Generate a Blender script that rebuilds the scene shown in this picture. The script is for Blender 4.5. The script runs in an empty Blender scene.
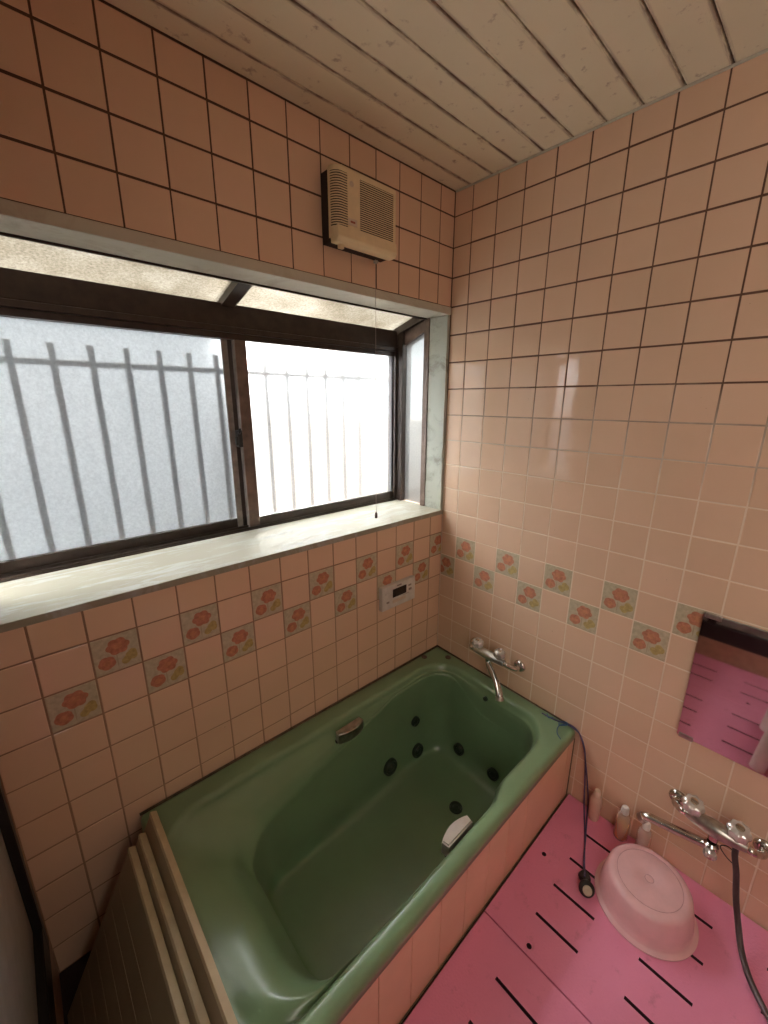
import bpy, bmesh, math, random
from mathutils import Vector, Matrix
random.seed(7)
S = bpy.context.scene
COL = S.collection

# ------------------------------------------------------------------ camera
cam_d = bpy.data.cameras.new('camera')
cam = bpy.data.objects.new('camera', cam_d)
COL.objects.link(cam)
cam_d.sensor_fit = 'VERTICAL'
cam_d.sensor_height = 36.0
cam_d.lens = 409.32 * 36.0 / 1024.0
cam_d.shift_x = (384 - 388.42) / 1024.0
cam_d.shift_y = (511.64 - 512) / 1024.0
cam_d.clip_start = 0.01
RT = Vector((0.73673539, -0.67616274, 0.0049917))
DN = Vector((-0.17170338, -0.19421510, -0.96581491))
FW = Vector((0.65401752, 0.71069293, -0.25918457))
m = Matrix((RT, -DN, -FW)).transposed().to_4x4()
m.translation = Vector((-1.33412, -1.10237, 1.44073))
cam.matrix_world = m
S.camera = cam

# ------------------------------------------------------------------ light
S.view_settings.view_transform = 'Standard'
S.view_settings.look = 'None'
S.view_settings.gamma = 1.0
S.view_settings.use_curve_mapping = False
S.view_settings.exposure = 0.42
W = bpy.data.worlds.new('overcast_sky')
S.world = W
W.use_nodes = True
bg = W.node_tree.nodes['Background']
bg.inputs['Color'].default_value = (0.985, 0.985, 0.97, 1)
# overcast sky: brightest overhead, dimmer at the horizon
_n = W.node_tree.nodes
_l = W.node_tree.links
_tc = _n.new('ShaderNodeTexCoord')
_sx = _n.new('ShaderNodeSeparateXYZ')
_ma = _n.new('ShaderNodeMath')
_ma.operation = 'MULTIPLY_ADD'
_ma.inputs[1].default_value = 52.0
_ma.inputs[2].default_value = 4.0
_mx = _n.new('ShaderNodeMath')
_mx.operation = 'MAXIMUM'
_mx.inputs[1].default_value = 1.5
_l.new(_tc.outputs['Generated'], _sx.inputs[0])
_l.new(_sx.outputs[2], _ma.inputs[0])
_l.new(_ma.outputs[0], _mx.inputs[0])
_l.new(_mx.outputs[0], bg.inputs['Strength'])
S.cycles.max_bounces = 14
S.cycles.diffuse_bounces = 8
S.cycles.transmission_bounces = 8
S.cycles.transparent_max_bounces = 12
S.cycles.sample_clamp_indirect = 8.0


def area(name, loc, rot, sx, sy, power, col):
    d = bpy.data.lights.new(name, 'AREA')
    d.shape = 'RECTANGLE'
    d.size = sx
    d.size_y = sy
    d.energy = power
    d.color = col
    o = bpy.data.objects.new(name, d)
    o.location = loc
    o.rotation_euler = rot
    COL.objects.link(o)
    return o


# soft fill added behind the camera to brighten the room, no lamp seen there
def aim(d):
    return Vector(d).to_track_quat('-Z', 'Y').to_euler()


area('added_fill_light', (-1.36, -1.62, 1.30), aim((1.0, 0.15, -0.45)), 0.5, 1.2, 6.0, (1.0, 0.90, 0.78))


# ------------------------------------------------------------------ node helpers
def lin(r, g, b):
    f = lambda c: (c / 255 / 12.92) if c / 255 <= 0.04045 else ((c / 255 + 0.055) / 1.055) ** 2.4
    return (f(r), f(g), f(b), 1)


class NT:
    def __init__(s, name):
        s.m = bpy.data.materials.new(name)
        s.m.use_nodes = True
        s.t = s.m.node_tree
        s.t.nodes.clear()
        s.out = s.t.nodes.new('ShaderNodeOutputMaterial')

    def n(s, typ, ins=None, **kw):
        nd = s.t.nodes.new(typ)
        for k, v in kw.items():
            setattr(nd, k, v)
        for k, v in (ins or {}).items():
            sock = nd.inputs[k]
            if isinstance(v, bpy.types.NodeSocket):
                s.t.links.new(v, sock)
            else:
                sock.default_value = v
        return nd

    def math(s, op, a, b=0.0, c=0.0, clamp=False):
        nd = s.n('ShaderNodeMath', {0: a, 1: b, 2: c}, operation=op)
        nd.use_clamp = clamp
        return nd.outputs[0]

    def mix(s, f, a, b, mode='MIX'):
        nd = s.n('ShaderNodeMix', data_type='RGBA', blend_type=mode)
        for k, v in ((0, f), (6, a), (7, b)):
            if isinstance(v, bpy.types.NodeSocket):
                s.t.links.new(v, nd.inputs[k])
            else:
                nd.inputs[k].default_value = v
        return nd.outputs[2]

    def pos(s):
        return s.n('ShaderNodeTexCoord').outputs['Object']

    def noise(s, scale, detail=3.0, rough=0.55, vec=None, dist=0.0):
        nd = s.n('ShaderNodeTexNoise', {'Scale': scale, 'Detail': detail, 'Roughness': rough, 'Distortion': dist})
        s.t.links.new(vec if vec is not None else s.pos(), nd.inputs['Vector'])
        return nd.outputs['Fac']

    def ramp(s, f, p0, p1, c0=(0, 0, 0, 1), c1=(1, 1, 1, 1)):
        nd = s.n('ShaderNodeValToRGB', {0: f})
        e = nd.color_ramp.elements
        e[0].position, e[1].position = p0, p1
        e[0].color, e[1].color = c0, c1
        return nd.outputs['Color']

    def bump(s, h, strength=0.3, dist=0.001):
        return s.n('ShaderNodeBump', {'Height': h, 'Strength': strength, 'Distance': dist}).outputs['Normal']

    def done(s, shader):
        s.t.links.new(shader, s.out.inputs['Surface'])
        return s.m

    def pbr(s, **kw):
        nd = s.n('ShaderNodeBsdfPrincipled', {('Specular IOR Level' if k == 'Specular_IOR_Level' else k.replace('_', ' ')): v for k, v in kw.items()})
        return s.done(nd.outputs[0])


def simple(name, col, rough=0.5, metal=0.0, var=0.12, scale=30.0, coat=0.0, bump=0.0, bscale=200.0, spec=0.5):
    t = NT(name)
    f = t.noise(scale, 4.0)
    dark = tuple(c * (1 - var) for c in col[:3]) + (1,)
    lite = tuple(min(1, c * (1 + var)) for c in col[:3]) + (1,)
    c = t.mix(t.ramp(f, 0.3, 0.7), dark, lite)
    kw = dict(Base_Color=c, Roughness=rough, Metallic=metal, Coat_Weight=coat)
    kw['Specular_IOR_Level'] = spec
    nd = t.n('ShaderNodeBsdfPrincipled', {k.replace('_', ' ') if k != 'Specular_IOR_Level' else 'Specular IOR Level': v for k, v in kw.items()})
    nd.inputs['Coat Roughness'].default_value = 0.22
    if bump:
        t.t.links.new(t.bump(t.noise(bscale, 2.0), bump, 0.001), nd.inputs['Normal'])
    return t.done(nd.outputs[0])


# ------------------------------------------------------------------ materials
def tile_mat():
    t = NT('pink_glazed_tile')
    a = t.n('ShaderNodeAttribute', attribute_name='tint').outputs['Fac']
    base = t.mix(a, (0.70, 0.48, 0.335, 1), (0.74, 0.51, 0.36, 1))
    film = t.ramp(t.noise(5.0, 6.0, 0.6), 0.42, 0.75)
    base = t.mix(t.math('MULTIPLY', film, 0.16), base, (0.50, 0.36, 0.22, 1))
    spots = t.ramp(t.noise(85.0, 2.0, 0.5), 0.76, 0.80)
    base = t.mix(t.math('MULTIPLY', spots, 0.45), base, (0.25, 0.13, 0.08, 1))
    r = t.math('MULTIPLY_ADD', film, 0.08, 0.045)
    nrm = t.bump(t.noise(14.0, 2.0), 0.12, 0.004)
    return t.pbr(Base_Color=base, Roughness=r, Normal=nrm, IOR=1.5)


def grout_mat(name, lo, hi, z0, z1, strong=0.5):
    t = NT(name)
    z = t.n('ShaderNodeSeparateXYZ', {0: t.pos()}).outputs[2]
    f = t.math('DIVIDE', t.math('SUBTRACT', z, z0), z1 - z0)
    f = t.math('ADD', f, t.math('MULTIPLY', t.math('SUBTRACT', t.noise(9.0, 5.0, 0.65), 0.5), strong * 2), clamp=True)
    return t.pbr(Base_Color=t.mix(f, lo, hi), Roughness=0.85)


def ceiling_mat():
    t = NT('painted_ceiling_plank')
    p = t.pos()
    y = t.n('ShaderNodeSeparateXYZ', {0: p}).outputs[1]
    fr = t.math('FRACT', t.math('DIVIDE', t.math('ADD', y, 8.95 + 0.0655), 0.0895))
    ed = t.math('ABSOLUTE', t.math('SUBTRACT', fr, 0.5))
    near = t.math('SMOOTH_MIN', 1.0, t.math('MULTIPLY', t.math('SUBTRACT', ed, 0.39), 11.0), 0.1, clamp=True)
    st = t.n('ShaderNodeMapping', {'Vector': p, 'Scale': (3.0, 30.0, 1.0)}).outputs[0]
    n1 = t.ramp(t.noise(3.0, 7.0, 0.7, st), 0.40, 0.54)
    mould = t.math('MULTIPLY', near, n1)
    blot = t.ramp(t.noise(24.0, 6.0, 0.66), 0.60, 0.70)
    base = t.mix(t.noise(4.0, 5.0), (0.72, 0.655, 0.48, 1), (0.82, 0.75, 0.57, 1))
    c = t.mix(t.math('MULTIPLY', mould, 0.85), base, (0.20, 0.115, 0.08, 1))
    c = t.mix(t.math('MULTIPLY', blot, 0.6), c, (0.22, 0.12, 0.08, 1))
    return t.pbr(Base_Color=c, Roughness=0.55, Normal=t.bump(t.noise(60.0), 0.15, 0.001))


def board_mat(name, a, b, stain, amount=0.5):
    t = NT(name)
    p = t.pos()
    n = t.ramp(t.noise(7.0, 8.0, 0.7, dist=1.2), 0.50, 0.66)
    c = t.mix(t.noise(3.0, 4.0), a, b)
    c = t.mix(t.math('MULTIPLY', n, amount), c, stain)
    return t.pbr(Base_Color=c, Roughness=t.math('MULTIPLY_ADD', n, 0.25, 0.35))


def sill_mat():
    t = NT('worn_sill_laminate')
    base = t.mix(t.noise(4.0, 5.0), (0.27, 0.25, 0.185, 1), (0.33, 0.305, 0.235, 1))
    st = t.n('ShaderNodeMapping', {'Vector': t.pos(), 'Scale': (2.2, 9.0, 1.0)}).outputs[0]
    peel = t.ramp(t.noise(2.6, 8.0, 0.7, st, 0.8), 0.50, 0.60)
    c = t.mix(t.math('MULTIPLY', peel, 0.75), base, (0.42, 0.42, 0.40, 1))
    scr = t.ramp(t.noise(6.0, 9.0, 0.75, st, 2.5), 0.655, 0.70)
    c = t.mix(t.math('MULTIPLY', scr, 0.5), c, (0.35, 0.30, 0.24, 1))
    return t.pbr(Base_Color=c, Roughness=t.math('MULTIPLY_ADD', peel, 0.15, 0.5), Specular_IOR_Level=0.3, Normal=t.bump(peel, 0.3, 0.001))


def frosted(name, tint, rough, trans, diffuse_col, bscale=260.0, bst=0.5, dirty=False):
    t = NT(name)
    if dirty:
        dn = t.ramp(t.noise(150.0, 6.0, 0.75), 0.3, 0.72)
        dirt = t.mix(t.ramp(t.noise(9.0, 4.0), 0.35, 0.7), (0.75, 0.72, 0.68, 1), (1, 1, 1, 1))
        k = t.mix(dn, (0.55, 0.5, 0.45, 1), (1.25, 1.22, 1.15, 1))
        k = t.mix(1.0, k, dirt, 'MULTIPLY')
        tint = t.mix(1.0, tint, k, 'MULTIPLY')
        diffuse_col = t.mix(1.0, diffuse_col, k, 'MULTIPLY')
    nz = t.noise(bscale, 3.0, 0.6)
    if not dirty:
        gr = t.ramp(t.noise(150.0, 4.0, 0.7), 0.30, 0.70, (0.80, 0.80, 0.80, 1), (1, 1, 1, 1))
        tint = t.mix(1.0, tint, gr, 'MULTIPLY')
    nrm = t.bump(nz, bst, 0.0006)
    tl = t.n('ShaderNodeBsdfTranslucent', {'Color': diffuse_col, 'Normal': nrm}).outputs[0]
    rf = t.n('ShaderNodeBsdfRefraction', {'Color': tint, 'Roughness': rough, 'IOR': 1.12, 'Normal': nrm}).outputs[0]
    mx = t.n('ShaderNodeMixShader', {0: trans, 1: rf, 2: tl}).outputs[0]
    gl = t.n('ShaderNodeBsdfGlossy', {'Color': (1, 1, 1, 1), 'Roughness': 0.25}).outputs[0]
    out = t.n('ShaderNodeMixShader', {0: 0.05, 1: mx, 2: gl}).outputs[0]
    return t.done(out)


M = {}
M['tile'] = tile_mat()
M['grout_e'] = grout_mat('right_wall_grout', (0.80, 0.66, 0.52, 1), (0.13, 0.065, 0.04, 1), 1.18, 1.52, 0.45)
M['grout_n'] = grout_mat('window_wall_grout', (0.34, 0.21, 0.13, 1), (0.10, 0.05, 0.03, 1), 0.5, 1.7, 0.4)
M['flower_bg'] = simple('flower_tile_glaze', (0.50, 0.43, 0.30, 1), 0.15, var=0.15, scale=80)
M['petal'] = simple('flower_petal_glaze', (0.46, 0.19, 0.115, 1), 0.2, var=0.25, scale=90)
M['petal_in'] = simple('flower_heart_glaze', (0.50, 0.22, 0.12, 1), 0.2, var=0.2, scale=90)
M['leaf'] = simple('yellow_leaf_glaze', (0.43, 0.33, 0.13, 1), 0.2, var=0.25, scale=90)
M['stem'] = simple('stem_glaze', (0.40, 0.33, 0.22, 1), 0.2)
M['ceiling'] = ceiling_mat()
M['ceil_dark'] = simple('plank_groove', (0.10, 0.06, 0.045, 1), 0.9, var=0.5, scale=12)
M['lintel'] = board_mat('painted_lintel_board', (0.50, 0.475, 0.38, 1), (0.60, 0.575, 0.47, 1), (0.35, 0.26, 0.18, 1), 0.35)
M['jamb'] = board_mat('flaking_jamb_paint', (0.38, 0.40, 0.34, 1), (0.47, 0.48, 0.41, 1), (0.15, 0.13, 0.09, 1), 0.65)
M['sill'] = sill_mat()
M['bronze'] = simple('dark_bronze_aluminium', (0.035, 0.022, 0.016, 1), 0.35, 0.3, 0.3)
M['bronze_lt'] = simple('brown_window_frame', (0.13, 0.085, 0.065, 1), 0.4, 0.2, 0.3)
M['worn'] = simple('worn_grey_sash_edge', (0.22, 0.19, 0.17, 1), 0.4, 0.3, 0.3)
M['glass'] = frosted('frosted_window_glass', (0.95, 0.965, 0.975, 1), 0.50, 0.04, (0.80, 0.83, 0.86, 1), 170.0, 0.8)
M['glass_side'] = frosted('frosted_side_glass', (0.46, 0.47, 0.47, 1), 0.35, 0.10, (0.45, 0.46, 0.46, 1), 170.0, 0.9)
M['glass_roof'] = frosted('dirty_wired_roof_glass', (0.31, 0.31, 0.305, 1), 0.4, 0.4, (0.20, 0.20, 0.19, 1), 140.0, 1.0, True)
t = NT('insect_screen')
M['screen'] = t.done(t.n('ShaderNodeMixShader', {0: 0.52, 1: t.n('ShaderNodeBsdfTransparent').outputs[0],
                     2: t.n('ShaderNodeBsdfDiffuse', {'Color': (0.10, 0.13, 0.15, 1)}).outputs[0]}).outputs[0])
M['grille'] = simple('outdoor_grille_metal', (0.17, 0.15, 0.125, 1), 0.5, 0.2)
M['neighbour'] = simple('neighbour_wall', (0.19, 0.20, 0.205, 1), 0.9, var=0.08, scale=2)
M['tub'] = simple('green_acrylic', (0.175, 0.285, 0.15, 1), 0.30, var=0.10, scale=3.0, coat=0.6)
M['apron'] = simple('pink_apron_panel', (0.74, 0.48, 0.33, 1), 0.35, var=0.06, scale=6)
M['dark'] = simple('black_rubber', (0.012, 0.013, 0.012, 1), 0.45)
M['jet'] = simple('dark_green_jet_plastic', (0.02, 0.035, 0.022, 1), 0.3)
M['chrome'] = simple('chrome', (0.62, 0.60, 0.56, 1), 0.14, 1.0, 0.12, 40)
M['chrome_dull'] = simple('limescaled_chrome', (0.48, 0.46, 0.42, 1), 0.3, 1.0, 0.25, 60)
M['satin'] = simple('satin_grip_metal', (0.60, 0.56, 0.52, 1), 0.38, 0.7, 0.08)
t = NT('crystal_acrylic')
M['crystal'] = t.done(t.n('ShaderNodeBsdfPrincipled', {'Base Color': (0.90, 0.88, 0.84, 1), 'Roughness': 0.05, 'IOR': 1.5, 'Transmission Weight': 0.45, 'Metallic': 0.35}).outputs[0])
M['mirror'] = simple('mirror_silver', (0.68, 0.67, 0.65, 1), 0.035, 1.0, 0.05, 8)
M['mirror_edge'] = simple('mirror_edge', (0.18, 0.2, 0.19, 1), 0.3)
M['cream'] = simple('aged_cream_plastic', (0.74, 0.60, 0.37, 1), 0.4, var=0.06)
M['slot'] = simple('dark_vent_slot', (0.03, 0.018, 0.015, 1), 0.8)
M['ctrl'] = simple('off_white_controller', (0.62, 0.58, 0.52, 1), 0.35)
M['lcd'] = simple('black_screen', (0.012, 0.010, 0.009, 1), 0.12)
M['btn'] = simple('grey_button', (0.25, 0.2, 0.17, 1), 0.4)
M['label'] = simple('paper_label', (0.62, 0.50, 0.38, 1), 0.5)
M['red'] = simple('red_print', (0.35, 0.10, 0.06, 1), 0.5)


def mat_mat():
    t = NT('pink_foam_mat')
    p = t.pos()
    ck = t.n('ShaderNodeTexVoronoi', {'Vector': p, 'Scale': 190.0}).outputs['Distance']
    c = t.mix(t.noise(5.0, 5.0), (0.76, 0.25, 0.40, 1), (0.86, 0.32, 0.50, 1))
    sp = t.ramp(t.noise(22.0, 5.0, 0.7), 0.60, 0.74)
    c = t.mix(t.math('MULTIPLY', sp, 0.35), c, (0.36, 0.12, 0.11, 1))
    return t.pbr(Base_Color=c, Roughness=0.55, Normal=t.bump(ck, 0.5, 0.0012))


M['mat'] = mat_mat()
M['mat_slot'] = simple('shaded_slot_side', (0.05, 0.012, 0.018, 1), 0.7)  # shade inside the slots, put into the colour of their walls
M['floor'] = simple('dark_wet_floor', (0.02, 0.008, 0.008, 1), 0.6)
M['bowl'] = simple('pale_pink_plastic', (0.80, 0.50, 0.52, 1), 0.25, var=0.04)
M['bowl_line'] = simple('bowl_groove', (0.50, 0.25, 0.26, 1), 0.4)


def clear_plastic(name, col, mixf=0.5, rough=0.25):
    t = NT(name)
    a = t.n('ShaderNodeBsdfTransparent', {'Color': col}).outputs[0]
    b = t.n('ShaderNodeBsdfPrincipled', {'Base Color': col, 'Roughness': rough}).outputs[0]
    return t.done(t.n('ShaderNodeMixShader', {0: mixf, 1: a, 2: b}).outputs[0])


M['bottle_clear'] = clear_plastic('clear_bottle_plastic', (0.92, 0.86, 0.82, 1), 0.28, 0.2)
M['bottle_pink'] = clear_plastic('milky_peach_bottle', (0.86, 0.62, 0.50, 1), 0.8, 0.35)
M['amber'] = clear_plastic('amber_liquid', (0.80, 0.42, 0.08, 1), 0.7, 0.2)
M['white'] = simple('white_plastic', (0.78, 0.75, 0.72, 1), 0.35, var=0.05)
M['capbeige'] = simple('beige_cap', (0.80, 0.66, 0.52, 1), 0.4)
M['hose'] = simple('dark_shower_hose', (0.075, 0.05, 0.05, 1), 0.35, 0.2)
M['cordblue'] = simple('blue_violet_cord', (0.09, 0.075, 0.17, 1), 0.5, var=0.4, scale=60)
M['blue'] = simple('blue_tie_cord', (0.03, 0.11, 0.22, 1), 0.5)
M['plugdisc'] = simple('pale_plug_disc', (0.50, 0.46, 0.33, 1), 0.5)
M['pull'] = simple('thin_grey_cord', (0.30, 0.25, 0.22, 1), 0.7)
M['bob'] = simple('brown_cord_knob', (0.10, 0.06, 0.045, 1), 0.4)
M['lid'] = simple('brown_lid_board', (0.23, 0.165, 0.095, 1), 0.45, var=0.10, scale=8)
M['lid_edge'] = simple('tan_lid_edge', (0.43, 0.34, 0.20, 1), 0.45, var=0.08)
M['doorglass'] = simple('bathroom_door_panel', (0.30, 0.295, 0.28, 1), 0.4, bump=0.4, bscale=120)
M['blackframe'] = simple('black_door_frame', (0.012, 0.011, 0.011, 1), 0.4)
M['kerb'] = simple('tan_kerb_tile', (0.46, 0.29, 0.20, 1), 0.35)
M['plaster'] = simple('plain_back_wall', (0.55, 0.36, 0.26, 1), 0.5)
M['caulk'] = simple('mouldy_caulk', (0.13, 0.09, 0.05, 1), 0.7, var=0.5, scale=40)


# ------------------------------------------------------------------ mesh helpers
def obj(name, bm, mats, parent=None, smooth=False, loc=None, rot=None, angle=None):
    me = bpy.data.meshes.new(name)
    bmesh.ops.recalc_face_normals(bm, faces=bm.faces[:]) if not getattr(bm, 'keep', False) and name not in KEEP else None
    bm.to_mesh(me)
    bm.free()
    if not isinstance(mats, (list, tuple)):
        mats = [mats]
    for x in mats:
        me.materials.append(x)
    if smooth:
        for p in me.polygons:
            p.use_smooth = True
        if angle:
            me.set_sharp_from_angle(angle=math.radians(angle))
    o = bpy.data.objects.new(name, me)
    COL.objects.link(o)
    if parent is not None:
        o.parent = parent
    if loc is not None:
        o.location = loc
    if rot is not None:
        o.rotation_euler = rot
    return o


KEEP = set()


def tag(o, label=None, cat=None, group=None, kind=None):
    if label:
        o['label'] = label
    if cat:
        o['category'] = cat
    if group:
        o['group'] = group
    if kind:
        o['kind'] = kind
    return o


def empty(name, loc=(0, 0, 0), rot=(0, 0, 0)):
    o = bpy.data.objects.new(name, None)
    o.empty_display_size = 0.05
    COL.objects.link(o)
    o.location = loc
    o.rotation_euler = rot
    return o


def box(bm, x0, x1, y0, y1, z0, z1, mi=0, bev=0.0, seg=2, mat=None):
    x0, x1 = min(x0, x1), max(x0, x1)
    y0, y1 = min(y0, y1), max(y0, y1)
    z0, z1 = min(z0, z1), max(z0, z1)
    r = bmesh.ops.create_cube(bm, size=1.0)
    vs = r['verts']
    for v in vs:
        v.co = Vector(((x0 + x1) / 2 + v.co.x * (x1 - x0), (y0 + y1) / 2 + v.co.y * (y1 - y0), (z0 + z1) / 2 + v.co.z * (z1 - z0)))
    fs = list({f for v in vs for f in v.link_faces})
    for f in fs:
        f.material_index = mi
    if bev > 0:
        es = list({e for v in vs for e in v.link_edges})
        g = bmesh.ops.bevel(bm, geom=es, offset=bev, segments=seg, profile=0.5, affect='EDGES')
        vs = list({v for v in g['verts']} | {v for v in vs if v.is_valid})
        for f in g['faces']:
            f.material_index = mi
    if mat is not None:
        bmesh.ops.transform(bm, matrix=mat, verts=[v for v in vs if v.is_valid])
    return vs


def frame_of(d):
    d = d.normalized()
    a = Vector((0, 0, 1)) if abs(d.z) < 0.95 else Vector((1, 0, 0))
    u = d.cross(a).normalized()
    return u, d.cross(u).normalized()


def tube(bm, pts, rad, n=12, mi=0, cap=True):
    pts = [Vector(p) for p in pts]
    rads = rad if isinstance(rad, (list, tuple)) else [rad] * len(pts)
    rings = []
    u = None
    for i, p in enumerate(pts):
        d = (pts[min(i + 1, len(pts) - 1)] - pts[max(i - 1, 0)]).normalized()
        if u is None:
            u, w = frame_of(d)
        else:
            u = (u - d * u.dot(d)).normalized()
            w = d.cross(u)
        rings.append([bm.verts.new(p + (u * math.cos(2 * math.pi * k / n) + w * math.sin(2 * math.pi * k / n)) * rads[i]) for k in range(n)])
    for a, b in zip(rings, rings[1:]):
        for k in range(n):
            f = bm.faces.new((a[k], a[(k + 1) % n], b[(k + 1) % n], b[k]))
            f.material_index = mi
            f.smooth = True
    if cap:
        for r in (rings[0][::-1], rings[-1]):
            f = bm.faces.new(r)
            f.material_index = mi
    return rings


def curve(pts, n=8):
    pts = [Vector(p) for p in pts]
    P = [pts[0] * 2 - pts[1]] + pts + [pts[-1] * 2 - pts[-2]]
    out = []
    for i in range(1, len(P) - 2):
        for k in range(n):
            t = k / n
            a, b, c, d = P[i - 1], P[i], P[i + 1], P[i + 2]
            out.append(0.5 * ((2 * b) + (c - a) * t + (2 * a - 5 * b + 4 * c - d) * t * t + (3 * b - a - 3 * c + d) * t ** 3))
    out.append(pts[-1])
    return out


def lathe(bm, prof, origin=(0, 0, 0), axis=(0, 0, 1), n=32, mi=0, lobes=0, lob=0.0, sx=1.0, sy=1.0):
    ax = Vector(axis).normalized()
    u, w = frame_of(ax)
    o = Vector(origin)
    rings = []
    for r, h in prof:
        ring = []
        for k in range(n):
            th = 2 * math.pi * k / n
            rr = r * (1 + (lob * math.cos(lobes * th) if lobes else 0))
            ring.append(bm.verts.new(o + ax * h + u * math.cos(th) * rr * sx + w * math.sin(th) * rr * sy))
        rings.append(ring)
    for a, b in zip(rings, rings[1:]):
        for k in range(n):
            f = bm.faces.new((a[k], a[(k + 1) % n], b[(k + 1) % n], b[k]))
            f.material_index = mi
            f.smooth = True
    for r in (rings[0][::-1], rings[-1]):
        f = bm.faces.new(r)
        f.material_index = mi
    return rings


def prism(bm, poly, d, mi=0):
    """poly: list of 3D points; d: extrusion vector"""
    d = Vector(d)
    a = [bm.verts.new(Vector(p)) for p in poly]
    b = [bm.verts.new(Vector(p) + d) for p in poly]
    fs = [bm.faces.new(a[::-1]), bm.faces.new(b)]
    n = len(a)
    for i in range(n):
        fs.append(bm.faces.new((a[i], a[(i + 1) % n], b[(i + 1) % n], b[i])))
    for f in fs:
        f.material_index = mi


# ------------------------------------------------------------------ tiled walls
# a wall lives on a plane; P(u, v, d) gives a point u along the wall, v up, d out of the wall into the room
def tiled_wall(name, P, us, vs, is_hole, flower, grout, solid):
    bm = bmesh.new()
    tint = bm.faces.layers.float.new('tint')
    g = 0.0018
    ch = 0.0016
    for i in range(len(us) - 1):
        for j in range(len(vs) - 1):
            u0, u1 = us[i], us[i + 1]
            v0, v1 = vs[j], vs[j + 1]
            uc, vc = (u0 + u1) / 2, (v0 + v1) / 2
            g = 0.0019 + random.uniform(-0.0004, 0.0005)
            if is_hole(uc, vc):
                continue
            if u1 - u0 < 0.006 or v1 - v0 < 0.006:
                continue
            fl = flower(i, j)
            tv = random.random()
            j4 = [random.uniform(-0.00025, 0.00025) for _ in range(4)]
            e = g + (random.uniform(0.0003, 0.0010) if v0 > 1.45 else 0.0)   # wider horizontal joints high up
            ins = [(u0 + g, v0 + e), (u1 - g, v0 + e), (u1 - g, v1 - e), (u0 + g, v1 - e)]
            top = [(u0 + g + ch, v0 + e + ch), (u1 - g - ch, v0 + e + ch), (u1 - g - ch, v1 - e - ch), (u0 + g + ch, v1 - e - ch)]
            A = [bm.verts.new(P(a, b, -0.0015)) for a, b in ins]
            B = [bm.verts.new(P(a, b, -0.0006)) for a, b in ins]
            T = [bm.verts.new(P(a, b, j4[k])) for k, (a, b) in enumerate(top)]
            mi = 2 if fl else 0
            fs = [bm.faces.new(T)]
            for k in range(4):
                fs.append(bm.faces.new((B[k], B[(k + 1) % 4], T[(k + 1) % 4], T[k])))
                fs.append(bm.faces.new((A[k], A[(k + 1) % 4], B[(k + 1) % 4], B[k])))
            for f in fs:
                f.material_index = mi
                f[tint] = tv
            if fl:
                # flower motif, laid over the glaze; coordinates in a full 0.1 m tile, clipped to this tile
                ua = (u1 - 0.1) if (i == 0) else u0
                sc = 0.1

                def shape(cx, cy, r, lobes, amp, mi, d, squash=1.0, ph=0.0, n=30):
                    pts = []
                    for k in range(n):
                        th = 2 * math.pi * k / n
                        rr = r * (1 + amp * abs(math.cos(lobes * th / 2 + ph)) - amp * 0.5)
                        a = ua + (cx + rr * math.cos(th)) * sc
                        b = v0 + (cy + rr * math.sin(th) * squash) * (v1 - v0)
                        a = min(max(a, u0 + 0.002), u1 - 0.002)
                        b = min(max(b, v0 + 0.002), v1 - 0.002)
                        pts.append(P(a, b, d))
                    f = None
                    try:
                        vv = [bm.verts.new(q) for q in pts]
                        f = bm.faces.new(vv)
                        f.material_index = mi
                        f[tint] = tv
                    except ValueError:
                        pass

                mir = FLIP[0]
                X = (lambda c: 1 - c) if mir else (lambda c: c)
                shape(X(0.54), 0.67, 0.235, 6, 0.20, 3, 0.0005, 0.88, 0.3, n=48)
                shape(X(0.53), 0.68, 0.10, 5, 0.3, 4, 0.0007, 0.8)
                shape(X(0.27), 0.30, 0.180, 5, 0.10, 3, 0.0005, 0.95, 0.5)
                shape(X(0.27), 0.29, 0.08, 4, 0.2, 4, 0.0007)
                shape(X(0.68), 0.24, 0.105, 2, 0.35, 5, 0.0005, 1.0, 0.8)
                shape(X(0.80), 0.34, 0.125, 3, 0.25, 5, 0.0006, 1.1, 0.2)
                shape(X(0.49), 0.30, 0.014, 0, 0.0, 6, 0.0004, 14.0, n=10)
    KEEP.add(name)
    # backing of grout and masonry
    for (a0, a1, b0, b1) in solid:
        A = [P(a0, b0, -0.0012), P(a1, b0, -0.0012), P(a1, b1, -0.0012), P(a0, b1, -0.0012)]
        B = [P(a0, b0, -0.07), P(a1, b0, -0.07), P(a1, b1, -0.07), P(a0, b1, -0.07)]
        A = [bm.verts.new(q) for q in A]
        B = [bm.verts.new(q) for q in B]
        fs = [bm.faces.new(A), bm.faces.new(B[::-1])]
        for k in range(4):
            fs.append(bm.faces.new((A[k], B[k], B[(k + 1) % 4], A[(k + 1) % 4])))
        for f in fs:
            f.material_index = 1
    return tag(obj(name, bm, [M['tile'], grout, M['flower_bg'], M['petal'], M['petal_in'], M['leaf'], M['stem']]), kind='structure')


FLIP = [False]
vs = [round(2.09 - 0.1 * k, 4) for k in range(21)]
vs = [2.17] + vs + [0.0]
vs = sorted(set(vs))
# row index helpers: find row whose bottom is z
row_hi = min(range(len(vs)), key=lambda k: abs(vs[k] - 0.79))   # upper flower row .79-.89
row_lo = min(range(len(vs)), key=lambda k: abs(vs[k] - 0.69))

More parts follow.
